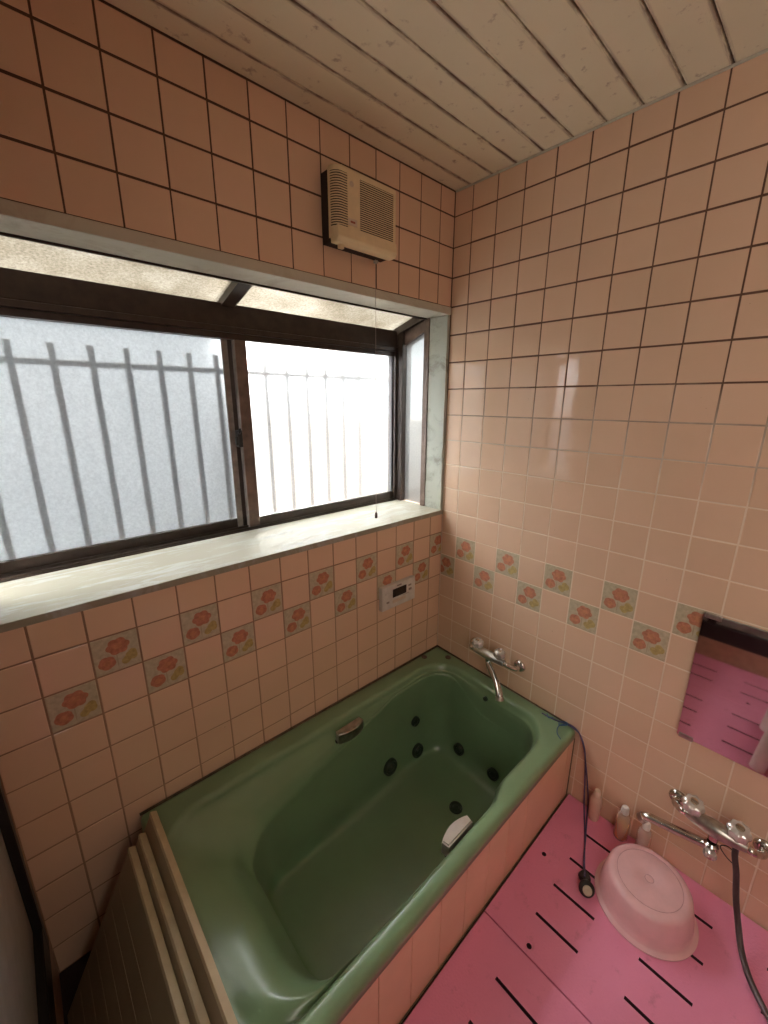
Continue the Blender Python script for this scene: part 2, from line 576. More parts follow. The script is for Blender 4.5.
# right (east) wall: u = distance from the corner, towards the camera
us = [0.0] + [round(0.0789 + 0.1 * k, 4) for k in range(20)]
HI_E = (1, 3, 5, 7, 9, 11)
LO_E = (0, 2, 4, 6, 8, 10, 12)
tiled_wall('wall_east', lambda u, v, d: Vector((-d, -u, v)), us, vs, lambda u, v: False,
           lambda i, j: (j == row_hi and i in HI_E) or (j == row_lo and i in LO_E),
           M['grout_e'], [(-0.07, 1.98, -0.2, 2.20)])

# window (north) wall: u = distance from the corner towards the left.
FLIP[0] = True
un_lo = [0.0] + [round(0.0770 + 0.1 * k, 4) for k in range(14)] + [1.475]
HI_N = (0, 2, 4, 6, 8, 10, 12)
LO_N = (1, 3, 5, 7, 9, 11, 13)
zr = [z for z in vs if z <= 0.9 + 1e-6] + [0.975]
zu = [1.790] + [z for z in vs if z >= 1.8]
lo_bm_us = un_lo
NP = lambda u, v, d: Vector((-u, -d, v))
tiled_wall('wall_north', NP, un_lo, zr + [1.79, 1.8901, 1.9901, 2.0901, 2.17], lambda u, v: 0.975 < v < 1.79,
           lambda i, j: (j == row_hi and i in HI_N) or (j == row_lo and i in LO_N),
           M['grout_n'], [(0, 1.60, -0.2, 0.972), (0, 1.60, 1.79, 2.20)])

# left (west) side: kerb, black framed door with a pale panel
bm = bmesh.new()
box(bm, -1.60, -1.475, -1.95, 0.0, -0.2, 0.128)
box(bm, -1.60, -1.482, -1.95, -1.60, 0.128, 2.17)
box(bm, -1.60, -1.482, -1.60, 0.07, 2.02, 2.17)
box(bm, -1.60, -1.4765, -0.004, 0.07, 0.128, 2.17)
tag(obj('wall_west', bm, M['kerb']), kind='structure')
d1 = tag(empty('door_1', (-1.48, -0.8, 0.128)), kind='structure')


def door_part(name, boxes, mat):
    bm = bmesh.new()
    for b in boxes:
        box(bm, *b, bev=0.002, seg=1)
    o = obj(name, bm, mat, d1)
    o.location = (1.48, 0.8, -0.128)
    return o


door_part('door_frame', [(-1.50, -1.475, -0.035, -0.003, 0.128, 2.02), (-1.50, -1.475, -1.60, -1.56, 0.128, 2.02), (-1.51, -1.475, -1.56, -0.035, 0.128, 0.222),
                         (-1.51, -1.475, -1.56, -0.035, 1.96, 2.02), (-1.505, -1.48, -0.83, -0.79, 0.222, 1.96)], M['blackframe'])
door_part('door_panel', [(-1.500, -1.492, -1.56, -0.83, 0.222, 1.96)], M['doorglass'])
door_part('door_panel', [(-1.500, -1.492, -0.79, -0.035, 0.222, 1.96)], M['doorglass'])

# near (south) wall
bm = bmesh.new()
box(bm, -1.60, 0.07, -2.02, -1.95, -0.2, 2.17)
tag(obj('wall_south', bm, M['plaster']), kind='structure')

# ceiling planks
bm = bmesh.new()
y = 0.0
edges = [0.0, -0.066]
while edges[-1] > -1.95:
    edges.append(edges[-1] - 0.0895)
for a, b in zip(edges, edges[1:]):
    box(bm, -1.58, 0.0, a - 0.0016, b + 0.0016, 2.17, 2.182, 0, 0.0012, 1)
box(bm, -1.60, 0.07, 0.07, -2.02, 2.176, 2.24, 1)
tag(obj('ceiling', bm, [M['ceiling'], M['ceil_dark']]), kind='structure')
bm = bmesh.new()
box(bm, -0.006, 0.0, -0.004, -1.95, 2.164, 2.170, 0, 0.002)
tag(obj('trim_1', bm, M['lintel']), kind='structure')

# floor (dark tray under the mats)
bm = bmesh.new()
box(bm, -1.475, 0.0, -1.95, -0.668, -0.05, 0.0)
box(bm, -1.475, -1.275, -0.668, 0.0, -0.05, 0.0)
box(bm, -1.60, 0.07, -2.02, 0.07, -0.26, -0.2)
tag(obj('floor', bm, M['floor']), kind='structure')

# ------------------------------------------------------------------ window_1 : shallow bay window
win = tag(empty('window_1', (-0.745, 0.0, 0.99)), kind='structure')
winv = bpy.context.view_layer


def wpart(name, bm, mat, parent=None, smooth=False):
    o = obj(name, bm, mat, parent or win, smooth)
    o.location = Vector((0.745, 0.0, -0.99)) if (parent is None) else Vector((0, 0, 0))
    return o


XL, XR = -1.472, -0.002
bm = bmesh.new(); box(bm, XL, XR, -0.004, 0.105, 1.763, 1.7899, 0, 0.002); wpart('lintel_board', bm, M['lintel'])
bm = bmesh.new(); box(bm, -0.016, XR, 0.0, 0.091, 0.992, 1.762, 0, 0.001); wpart('jamb_board', bm, M['jamb'])
bm = bmesh.new(); box(bm, XL, XR, -0.005, 0.33, 0.973, 0.992, 0, 0.0015); wpart('sill_board', bm, M['sill'])
# bay frame: brown members
YF = 0.30
bm = bmesh.new()
box(bm, -0.02, 0.02, 0.091, 0.118, 0.992, 1.763, 0, 0.001)                    # side frame next to jamb
wpart('side_frame', bm, M['bronze_lt'])
bm = bmesh.new()
box(bm, -0.024, 0.03, 0.236, 0.262, 0.992, 1.735, 0, 0.001)                    # corner post
box(bm, -0.024, 0.03, 0.264, 0.33, 0.992, 1.74, 0, 0.001)
box(bm, -0.034, -0.024, 0.268, 0.30, 0.992, 1.66, 0, 0.001)
wpart('corner_post', bm, M['bronze'])
bm = bmesh.new()
box(bm, -1.50, -1.450, 0.262, 0.33, 0.992, 1.74, 0, 0.001)
wpart('corner_post', bm, M['bronze'])
bm = bmesh.new()
box(bm, -1.50, -1.455, 0.091, 0.135, 0.992, 1.763, 0, 0.001)
wpart('side_frame', bm, M['bronze_lt'])
bm = bmesh.new(); box(bm, -1.49, -1.458, 0.0, 0.091, 0.992, 1.762, 0, 0.001); wpart('jamb_board', bm, M['jamb'])
bm = bmesh.new()
prism(bm, [(-1.48, 0.135, 0.992), (-1.48, 0.262, 0.992), (-1.48, 0.262, 1.70), (-1.48, 0.135, 1.74)], (0.004, 0, 0))
wpart('side_pane', bm, M['glass'])
bm = bmesh.new()
prism(bm, [(-1.50, 0.085, 1.742), (-1.50, 0.118, 1.719), (-1.50, 0.245, 1.671), (-1.50, 0.30, 1.655), (-1.50, 0.30, 1.735), (-1.50, 0.10, 1.792), (-1.50, 0.085, 1.80)], (0.04, 0, 0))
wpart('side_rail', bm, M['bronze_lt'])
# head: beam above sliding sashes
bm = bmesh.new()
box(bm, XL, 0.03, 0.272, 0.345, 1.668, 1.735, 0, 0.003)
box(bm, XL, 0.0, 0.266, 0.345, 1.650, 1.668, 0, 0.002)
box(bm, XL, 0.0, 0.276, 0.30, 1.632, 1.650, 0, 0.001)
wpart('head_beam', bm, M['bronze'])
# bottom track
bm = bmesh.new()
box(bm, XL, -0.02, 0.266, 0.335, 0.992, 0.996, 0)
box(bm, XL, -0.02, 0.268, 0.271, 0.996, 1.003, 0)
box(bm, XL, -0.02, 0.288, 0.291, 0.996, 1.006, 0)
box(bm, XL, -0.02, 0.31, 0.313, 0.996, 1.008, 0)
wpart('sash_track', bm, M['bronze'])
# side pane (trapezoid) with a sloping rail
bm = bmesh.new()
prism(bm, [(0.0, 0.118, 0.992), (0.0, 0.236, 0.992), (0.0, 0.236, 1.70), (0.0, 0.118, 1.74)], (0.004, 0, 0))
wpart('side_pane', bm, M['glass_side'])
bm = bmesh.new()
prism(bm, [(-0.012, 0.085, 1.742), (-0.012, 0.118, 1.719), (-0.012, 0.245, 1.671), (-0.012, 0.30, 1.655), (-0.012, 0.30, 1.735), (-0.012, 0.10, 1.792), (-0.012, 0.085, 1.80)], (0.04, 0, 0))
wpart('side_rail', bm, M['bronze_lt'])
# sloping roof glass: from (y .106, z 1.80) down to (y .31, z 1.735)
def roofz(y):
    return 1.797 + (y - 0.10) * (1.735 - 1.797) / 0.21


for (xa, xb) in ((-1.45, -0.775), (-0.735, -0.02)):
    bm = bmesh.new()
    prism(bm, [(xa, 0.10, roofz(0.10)), (xb, 0.10, roofz(0.10)), (xb, 0.32, roofz(0.32)), (xa, 0.32, roofz(0.32))], (0, 0, 0.005))
    wpart('roof_pane', bm, M['glass_roof'])
bm = bmesh.new()
prism(bm, [(-0.778, 0.098, roofz(0.10) - 0.022), (-0.735, 0.098, roofz(0.10) - 0.022), (-0.735, 0.33, roofz(0.32) - 0.022), (-0.778, 0.33, roofz(0.32) - 0.022)], (0, 0, 0.034))
box(bm, XL, 0.03, 0.104, 0.112, 1.758, 1.81, 0, 0.001)
box(bm, XL, 0.03, 0.306, 0.345, 1.722, 1.745, 0, 0.002)
prism(bm, [(-0.026, 0.098, roofz(0.10) - 0.03), (0.03, 0.098, roofz(0.10) - 0.03), (0.03, 0.33, roofz(0.32) - 0.03), (-0.026, 0.33, roofz(0.32) - 0.03)], (0, 0, 0.04))
wpart('roof_frame', bm, M['bronze'])


def sash(x0, x1, yc, gx0, gx1, right):
    """one sliding sash: rails and stiles as one frame, glass pane child"""
    y0, y1 = yc - 0.011, yc + 0.011
    zb, zt = 0.998, 1.655
    gz0, gz1 = 1.032, 1.634
    bm = bmesh.new()
    box(bm, x0, x1, y0, y1, zb, gz0, 0, 0.0015)
    box(bm, x0, x1, y0, y1, gz1, zt, 0, 0.0015)
    box(bm, x0, gx0, y0, y1, zb, zt, 0, 0.0015)
    box(bm, gx1, x1, y0, y1, zb, zt, 0, 0.0015)
    o = wpart('sliding_sash', bm, M['bronze'])
    bm = bmesh.new()
    box(bm, gx0 - 0.004, gx1 + 0.004, yc - 0.0015, yc + 0.0015, gz0 - 0.004, gz1 + 0.004)
    wpart('frosted_pane', bm, M['glass'], o)
    return o


sr = sash(-0.742, -0.030, 0.290, -0.705, -0.034, True)
sl = sash(-1.462, -0.738, 0.318, -1.44, -0.766, False)
bm = bmesh.new()
box(bm, -0.7445, -0.738, 0.279, 0.300, 0.998, 1.65, 0, 0.001)
wpart('stile_edge', bm, M['worn'], sr)
bm = bmesh.new()
box(bm, -0.742, -0.704, 0.2785, 0.282, 1.0, 1.652, 0, 0.001)
wpart('meeting_stile', bm, M['bronze_lt'], sr)
bm = bmesh.new()
box(bm, -0.776, -0.756, 0.304, 0.309, 1.0, 1.652, 0, 0.001)
wpart('stile_edge', bm, M['worn'], sl)
bm = bmesh.new()
box(bm, -0.760, -0.744, 0.272, 0.298, 1.288, 1.345, 0, 0.003)
box(bm, -0.768, -0.758, 0.274, 0.284, 1.296, 1.325, 0, 0.002)
tube(bm, [(-0.757, 0.271, 1.335), (-0.757, 0.262, 1.343), (-0.757, 0.262, 1.352)], 0.0045, 10)
wpart('crescent_lock', bm, M['dark'])
bm = bmesh.new()
box(bm, -1.45, -0.735, 0.337, 0.338, 1.0, 1.65)
wpart('insect_screen', bm, M['screen'])
# outer apron under the bay
bm = bmesh.new()
box(bm, -1.60, 0.07, 0.07, 0.36, 0.90, 0.9725)
wpart('bay_base', bm, M['plaster'])

# ------------------------------------------------------------------ outside
gr = tag(empty('window_grille', (-0.7, 0.40, 0.96)), 'pale metal grille of upright bars seen blurred through the frosted window', 'grille')
bm = bmesh.new()
box(bm, -0.85, 0.75, -0.006, 0.006, 0.572, 0.590, 0, 0.002)
box(bm, -0.85, 0.75, -0.006, 0.006, 0.03, 0.048, 0, 0.002)
obj('cross_rail', bm, M['grille'], gr)
k = 0
x = -0.145
while x > -1.5:
    bm = bmesh.new()
    box(bm, -0.0085, 0.0085, -0.005, 0.005, 0.0, 0.632, 0, 0.002)
    obj('bar', bm, M['grille'], gr, loc=(x + 0.7, -0.011, 0))
    x -= 0.0885
bm = bmesh.new()
box(bm, -5.0, 0.02, 2.4, 2.6, -1.0, 2.9)
tag(obj('neighbour_house', bm, M['neighbour']), 'pale blue grey house wall outside the left window pane', 'building')
bm = bmesh.new()
box(bm, 1.15, 5.0, 2.2, 2.4, -1.0, 3.2)
tag(obj('neighbour_house', bm, M['neighbour']), 'pale grey house wall outside the right end of the window', 'building')


bm = bmesh.new()
box(bm, 0.20, 0.30, 0.12, 2.2, -1.0, 1.36, 0, 0.01)
tag(obj('garden_wall', bm, simple('rough_garden_wall', (0.22, 0.19, 0.16, 1), 0.9, var=0.2, scale=9)), 'low brownish garden wall outside the narrow side pane of the window', 'wall')

# ------------------------------------------------------------------ bathtub
def sstep(a, b, x):
    t = min(1, max(0, (x - a) / (b - a)))
    return t * t * (3 - 2 * t)


def rimz(x, y):
    zb = 0.326 + 0.018 * min(1, max(0, -x / 1.2))
    t = min(1, max(0, (y + 0.66) / 0.66))
    return 0.305 + (zb - 0.305) * t


def loop(x0, x1, y0, y1, r, na=7, ns=24):
    pts = []
    cs = [(x1 - r, y1 - r, 0), (x0 + r, y1 - r, 90), (x0 + r, y0 + r, 180), (x1 - r, y0 + r, 270)]
    for i, (cx, cy, a0) in enumerate(cs):
        for k in range(na + 1):
            a = math.radians(a0 + 90 * k / na)
            pts.append((cx + r * math.cos(a), cy + r * math.sin(a)))
        nx, ny, na0 = cs[(i + 1) % 4]
        a = math.radians(na0)
        ex, ey = nx + r * math.cos(a), ny + r * math.sin(a)
        px_, py_ = pts[-1]
        for k in range(1, ns):
            pts.append((px_ + (ex - px_) * k / ns, py_ + (ey - py_) * k / ns))
    return pts


tub = tag(empty('bathtub', (-0.63, -0.33, 0.0)), 'green acrylic built-in bathtub with pink front panel under the window', 'bathtub')
TO = Vector((0.63, 0.33, 0.0))


def tpart(name, bm, mat, smooth=False, parent=None, angle=None):
    o = obj(name, bm, mat, parent or tub, smooth, angle=angle)
    if parent is None:
        o.location = TO
    return o


defs = [  # x0,x1,y0,y1,r, zfunc, notch
    ((-1.241, -0.010, -0.640, -0.012, 0.012), lambda x, y: 0.262, 0),
    ((-1.247, -0.003, -0.665, -0.004, 0.012), lambda x, y: 0.268, 0),
    ((-1.247, -0.003, -0.665, -0.004, 0.012), lambda x, y: rimz(x, y) - 0.014, 0),
    ((-1.245, -0.0045, -0.661, -0.0055, 0.012), lambda x, y: rimz(x, y) - 0.005, 0),
    ((-1.241, -0.009, -0.652, -0.010, 0.012), lambda x, y: rimz(x, y) - 0.0005, 0),
    ((-1.238, -0.014, -0.646, -0.014, 0.012), lambda x, y: rimz(x, y), 0),
    ((-1.232, -0.052, -0.634, -0.058, 0.125), lambda x, y: rimz(x, y), 1),
    ((-1.228, -0.060, -0.626, -0.067, 0.12), lambda x, y: rimz(x, y) - 0.002, 1),
    ((-1.219, -0.066, -0.620, -0.074, 0.115), lambda x, y: rimz(x, y) - 0.011, 1),
    ((-1.208, -0.071, -0.616, -0.079, 0.115), lambda x, y: rimz(x, y) - 0.026, 1),
]


def ledge_t(x):
    return min(1, max(0, (-0.36 - x) / 0.66))


rings = []
for (x0, x1, y0, y1, r), zf, notch in defs:
    R = []
    for (x, y) in loop(x0, x1, y0, y1, r):
        if notch and y < -0.45:
            y += 0.024 * sstep(-0.45, -0.385, x) * sstep(-0.45, -0.6, y)
        R.append(Vector((x, y, zf(x, y))))
    rings.append(R)


def well(x0, x1, y0, y1, r, zleft, zback0, zback1, zother, yled, notch=1):
    R = []
    for (x, y) in loop(x0, x1, y0, y1, r):
        t = ledge_t(x)
        wb = sstep(-0.34, -0.13, y)
        wl = sstep(-0.90, -1.06, x)
        z = zother + (zleft - zother) * wl
        z = z + ((zback0 + (zback1 - zback0) * t) - z) * wb
        yy = y - yled * t * sstep(-0.50, -0.10, y)
        if notch and y < -0.45:
            yy += 0.024 * sstep(-0.45, -0.385, x) * sstep(-0.45, -0.6, y)
        R.append(Vector((x, yy, z)))
    return R


wells = [
    well(-1.160, -0.076, -0.611, -0.081, 0.115, 0.298, 0.300, 0.280, 0.275, 0.020),
    well(-1.120, -0.078, -0.608, -0.082, 0.115, 0.286, 0.299, 0.255, 0.265, 0.034),
    well(-1.086, -0.080, -0.606, -0.083, 0.112, 0.256, 0.297, 0.235, 0.25, 0.046),
    well(-1.054, -0.081, -0.604, -0.084, 0.108, 0.203, 0.296, 0.192, 0.19, 0.066),
    well(-1.043, -0.082, -0.603, -0.0845, 0.106, 0.184, 0.291, 0.182, 0.18, 0.068),
    well(-1.037, -0.083, -0.602, -0.086, 0.106, 0.170, 0.280, 0.168, 0.165, 0.067),
    well(-1.018, -0.092, -0.592, -0.094, 0.10, 0.05, 0.08, 0.05, 0.06, 0.048),
    well(-1.000, -0.102, -0.580, -0.104, 0.09, -0.040, -0.038, -0.040, -0.04, 0.030),
    well(-0.982, -0.120, -0.562, -0.118, 0.08, -0.078, -0.076, -0.077, -0.076, 0.020),
    well(-0.940, -0.150, -0.530, -0.150, 0.06, -0.090, -0.090, -0.090, -0.090, 0),
    well(-0.70, -0.35, -0.40, -0.28, 0.03, -0.092, -0.092, -0.092, -0.092, 0),
]
rings += wells
# refine the inner part with extra interpolated rings
fine = rings[:8]
for i in range(8, len(rings) - 1):
    for k in range(3):
        t = k / 3
        a = rings[i - 1]; b = rings[i]; c = rings[i + 1]; d = rings[min(i + 2, len(rings) - 1)]
        row = []
        for j in range(len(b)):
            p = 0.5 * ((2 * b[j]) + (c[j] - a[j]) * t + (2 * a[j] - 5 * b[j] + 4 * c[j] - d[j]) * t * t + (3 * b[j] - a[j] - 3 * c[j] + d[j]) * t ** 3)
            lin_ = b[j].lerp(c[j], t)
            row.append(p.lerp(lin_, 0.4) if i > 9 else lin_)
        fine.append(row)
fine.append(rings[-1])
bm = bmesh.new()
V = [[bm.verts.new(p) for p in R] for R in fine]
n = len(V[0])
for a, b in zip(V, V[1:]):
    for k in range(n):
        bm.faces.new((a[k], a[(k + 1) % n], b[(k + 1) % n], b[k]))
bm.faces.new(V[-1])
tpart('tub_shell', bm, M['tub'], True)
# front panel with faint joints
bm = bmesh.new()
xs = [-0.006, -0.05, -0.33, -0.4355, -0.5385, -0.6415, -0.7445, -0.8475, -0.9505, -1.0535, -1.1565, -1.243]
for a, b in zip(xs, xs[1:]):
    box(bm, a - 0.0005, b + 0.0005, -0.6625, -0.646, 0.0, 0.267, 0, 0.0010, 1)
box(bm, -0.006, -1.241, -0.658, -0.64, -0.05, 0.262, 0)
tpart('front_panel', bm, M['apron'])
bm = bmesh.new()
box(bm, -0.001, -0.007, -0.6645, -0.655, 0.0, 0.262, 0, 0.002)
box(bm, -0.003, -1.24, -0.666, -0.662, 0.0, 0.010, 0, 0.0015)
tpart('caulk_joint', bm, M['caulk'])
bm = bmesh.new()
tube(bm, [(-0.006, -0.0058, 0.327), (-0.6, -0.0058, 0.336), (-1.245, -0.0058, 0.344)], 0.004, 6)
tube(bm, [(-0.005, -0.006, 0.327), (-0.005, -0.655, 0.305)], 0.003, 6)
tpart('wall_caulk', bm, M['caulk'])
# end board closing the left side of the tub base
bm = bmesh.new()
box(bm, -1.243, -1.236, -0.64, -0.01, 0.0, 0.262)
tpart('side_panel', bm, M['apron'])


def jet(name, c, axis, r):
    bm = bmesh.new()
    prof = [(r, -0.01), (r, 0.003), (r * 0.93, 0.006), (r * 0.80, 0.006), (r * 0.74, 0.002), (r * 0.5, 0.002), (r * 0.42, 0.006), (r * 0.15, 0.008)]
    lathe(bm, prof, c, axis, 28)
    return tpart(name, bm, M['jet'], True, angle=40)


jet('suction_cover', (-0.402, -0.112, -0.018), (0, -1, 0.08), 0.035)
jet('suction_cover', (-0.238, -0.112, -0.046), (0, -1, 0.08), 0.031)
jet('water_jet', (-0.243, -0.098, 0.103), (0, -1, 0.05), 0.022)
jet('water_jet', (-0.108, -0.234, -0.036), (-1, 0, 0.06), 0.026)
jet('water_jet', (-0.108, -0.408, -0.032), (-1, 0, 0.06), 0.025)
jet('overflow', (-0.078, -0.330, 0.270), (-1, 0, 0.1), 0.010)
jet('drain', (-0.292, -0.368, -0.0915), (0, 0, 1), 0.026)
for (x, y, z) in ((-0.117, -0.024, 0.3265), (-0.036, -0.096, 0.3255)):
    bm = bmesh.new()
    lathe(bm, [(0.013, -0.004), (0.013, 0.0015), (0.010, 0.003), (0.006, 0.0015)], (x, y, z), (0, 0, 1), 20)
    tpart('rim_plug', bm, M['bob'], True, angle=40)


def grip(name, cx, y0, out, zc, label):
    """bowed plate grip with a dark strip for the shadow beneath; out = +1 faces +y, -1 faces -y"""
    bm = bmesh.new()
    W_, H_ = 0.112, 0.044
    N = 14
    top, bot = [], []
    outl = []
    for k in range(N + 1):
        q = k / N * 2 - 1
        outl.append((cx + q * W_ / 2, y0 + out * (0.018 + 0.014 * (1 - q * q))))
    outl += [(cx + W_ / 2 - 0.004, y0 - out * 0.004), (cx - W_ / 2 + 0.004, y0 - out * 0.004)]
    prism(bm, [(a_, b_, zc - H_ / 2) for a_, b_ in outl], (0, 0, H_))
    bmesh.ops.recalc_face_normals(bm, faces=bm.faces[:])
    bmesh.ops.bevel(bm, geom=[e for e in bm.edges if abs(e.verts[0].co.z - e.verts[1].co.z) < 1e-6], offset=0.004, segments=3, affect='EDGES')
    o = tpart(name, bm, M['satin'] if out > 0 else M['chrome_dull'], True, angle=35)
    o['label'] = label
    bm = bmesh.new()
    box(bm, cx - 0.056, cx + 0.056, y0 - 0.012 * out, y0 + 0.006 * out, zc - H_ / 2 - 0.004, zc - H_ / 2 + 0.004, 0, 0.002)  # dark strip painting the shadow under the grip
    obj('grip_shadow_strip', bm, M['dark'], o)
    return o


grip('grab_handle', -0.607, -0.104, -1, 0.296, 'chrome bowed grab handle')
grip('grab_handle', -0.600, -0.604, 1, 0.270, 'pale grey bowed grab handle')

# ------------------------------------------------------------------ pink mats on the floor
MZ = 0.016


def mat_panel(x0, x1, y0, y1, slots, holes, label):
    """slots: (xc, ya, yb); cut right through"""
    bm = bmesh.new()
    X = {x0, x1}
    Y = {y0, y1}
    hw = 0.0042
    for xc, ya, yb in slots:
        X |= {xc - hw, xc + hw}
        Y |= {ya, yb}
    hr = 0.008
    for hx, hy in holes:
        X |= {hx - hr, hx + hr}
        Y |= {hy - hr, hy + hr}
    X = sorted(X); Y = sorted(Y)
    vt = {}

    def v(x, y):
        k = (round(x, 5), round(y, 5))
        if k not in vt:
            vt[k] = bm.verts.new((x, y, MZ))
        return vt[k]
    fs = []
    for i in range(len(X) - 1):
        for j in range(len(Y) - 1):
            cx, cy = (X[i] + X[i + 1]) / 2, (Y[j] + Y[j + 1]) / 2
            if any(abs(cx - a) < hw and ya < cy < yb for a, ya, yb in slots):
                continue
            h = [q for q in holes if abs(cx - q[0]) < hr and abs(cy - q[1]) < hr]
            if h and abs(X[i + 1] - X[i] - 2 * hr) < 1e-4 and abs(Y[j + 1] - Y[j] - 2 * hr) < 1e-4:
                hx, hy = h[0]
                o8 = [bm.verts.new((hx + hr * 0.9 * math.cos(math.radians(45 * k + 22.5)), hy + hr * 0.9 * math.sin(math.radians(45 * k + 22.5)), MZ)) for k in range(8)]
                c4 = [v(X[i + 1], Y[j + 1]), v(X[i], Y[j + 1]), v(X[i], Y[j]), v(X[i + 1], Y[j])]
                for k in range(4):
                    fs.append(bm.faces.new((c4[k], o8[2 * k + 1], o8[2 * k])))
                    fs.append(bm.faces.new((c4[k], c4[(k + 1) % 4], o8[(2 * k + 2) % 8], o8[2 * k + 1])))
                continue
            fs.append(bm.faces.new((v(X[i], Y[j]), v(X[i + 1], Y[j]), v(X[i + 1], Y[j + 1]), v(X[i], Y[j + 1]))))
    r = bmesh.ops.extrude_face_region(bm, geom=fs)
    for q in r['geom']:
        if isinstance(q, bmesh.types.BMVert):
            q.co.z = 0.001
    bm.normal_update()
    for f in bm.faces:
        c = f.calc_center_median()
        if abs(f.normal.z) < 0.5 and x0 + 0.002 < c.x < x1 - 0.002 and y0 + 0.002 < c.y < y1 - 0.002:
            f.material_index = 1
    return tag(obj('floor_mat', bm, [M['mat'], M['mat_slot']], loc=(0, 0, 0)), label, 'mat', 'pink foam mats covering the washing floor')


rows_y = [(-0.895, -0.775), (-1.128, -1.010), (-1.361, -1.243), (-1.594, -1.476)]


def slot_xs(x0, xlist):
    return [(x, a, b) for x in xlist for a, b in rows_y]


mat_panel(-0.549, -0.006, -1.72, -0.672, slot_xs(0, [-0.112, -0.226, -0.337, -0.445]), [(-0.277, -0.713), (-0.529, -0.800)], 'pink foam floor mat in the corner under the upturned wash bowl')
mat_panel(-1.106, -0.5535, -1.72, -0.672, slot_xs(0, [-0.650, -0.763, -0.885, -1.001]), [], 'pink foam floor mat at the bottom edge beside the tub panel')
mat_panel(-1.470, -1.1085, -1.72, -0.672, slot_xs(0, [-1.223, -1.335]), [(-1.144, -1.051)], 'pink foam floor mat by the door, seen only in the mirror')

# ------------------------------------------------------------------ bath lid boards
def lid(x_top, y_far, z_top, x_bot, L, label):
    """board standing on the floor, leaning against the tub end"""
    t_ = 0.0068
    bm = bmesh.new()
    H = math.hypot(x_top - x_bot, z_top - 0.002)
    box(bm, -t_, t_, -L, 0, 0.0, H - 0.0085, 0, 0.003)
    for k in range(7):
        box(bm, -t_ - 0.0006, -t_ + 0.001, -L + 0.02, -0.02, 0.03 + k * 0.05, 0.032 + k * 0.05, 0)
    root = empty('bath_lid_board', (x_bot, y_far, 0.002), (0, math.atan2(x_top - x_bot, z_top - 0.002), 0))
    tag(root, label, 'bath lid', 'wood-brown bath lid boards leaning at the tub end')
    obj('board', bm, M['lid'], root)
    bm = bmesh.new()
    box(bm, -t_ - 0.0012, t_ + 0.0012, -L - 0.001, 0.001, H - 0.009, H, 0, 0.0012)
    obj('edge_strip', bm, M['lid_edge'], root)
    return root


lid(-1.222, -0.085, 0.410, -1.420, 0.64, 'brown bath lid board, nearest the tub of the three leaning boards')
lid(-1.255, -0.105, 0.385, -1.4415, 0.64, 'brown bath lid board in the middle of the three leaning boards')
lid(-1.281, -0.112, 0.372, -1.463, 0.64, 'brown bath lid board, outermost of the three with its broad face showing')

# ------------------------------------------------------------------ ventilation fan
fan = tag(empty('ventilation_fan', (-0.475, 0.0, 1.85)), 'aged cream box ventilation fan on the tiles above the window', 'fan')


def fpart(name, bm, mat, smooth=False, parent=None):
    o = obj(name, bm, mat, parent or fan, smooth, angle=35 if smooth else None)
    if parent is None:
        o.location = (0.475, 0, -1.85)
    return o


bm = bmesh.new()
x0, x1, z0, z1 = -0.582, -0.357, 1.866, 2.047
box(bm, x0 + 0.002, x1 - 0.004, -0.040, -0.0015, z0 + 0.004, z1 - 0.004, 0, 0.002)
fpart('back_box', bm, M['slot'])
bm = bmesh.new()
# housing with a rounded left front edge: outline in plan, extruded up
out_ = [(x1, -0.036), (x1, -0.066), (x1 - 0.004, -0.070), (x0 + 0.022, -0.070)]
for k in range(1, 7):
    a = math.radians(90 + 90 * k / 6)
    out_.append((x0 + 0.022 + 0.022 * math.cos(a), -0.048 - 0.022 * math.sin(a)))
out_.append((x0, -0.036))
prism(bm, [(a, b, z0 + 0.010) for a, b in out_], (0, 0, z1 - z0 - 0.010))
bmesh.ops.bevel(bm, geom=[e for e in bm.edges if abs(e.verts[0].co.z - e.verts[1].co.z) < 1e-6], offset=0.003, segments=2, affect='EDGES')
fpart('housing', bm, M['cream'], True)
bm = bmesh.new()
prism(bm, [(x0 + 0.002, -0.04, z0 + 0.030), (x0 + 0.002, -0.074, z0 + 0.040), (x0 + 0.002, -0.078, z0 + 0.012), (x0 + 0.002, -0.070, z0), (x0 + 0.002, -0.04, z0)], (x1 - x0 - 0.004, 0, 0))
bmesh.ops.bevel(bm, geom=bm.edges[:], offset=0.002, segments=1, affect='EDGES')
box(bm, -0.56, -0.545, -0.055, -0.045, z0 - 0.010, z0, 0)
fpart('bottom_lip', bm, M['cream'])
# front grille
bm = bmesh.new()
gx0, gx1, gz0, gz1 = -0.497, -0.372, z0 + 0.043, z1 - 0.016
box(bm, gx0, gx1, -0.0712, -0.069, gz0, gz1, 1)
for k in range(23):
    zz = gz0 + 0.003 + k * (gz1 - gz0 - 0.006) / 22
    box(bm, gx0, gx1, -0.0725, -0.070, zz - 0.0011, zz + 0.0011, 0)
fpart('front_grille', bm, [M['cream'], M['slot']])
# left louvre wrapping the rounded edge
bm = bmesh.new()


def arcpts(r_off, n=8):
    pts = [(x0 + 0.040, -0.070 - r_off)]
    for k in range(0, n + 1):
        a = math.radians(90 + 90 * k / n)
        pts.append((x0 + 0.022 + (0.022 + r_off) * math.cos(a), -0.048 - (0.022 + r_off) * math.sin(a)))
    return pts


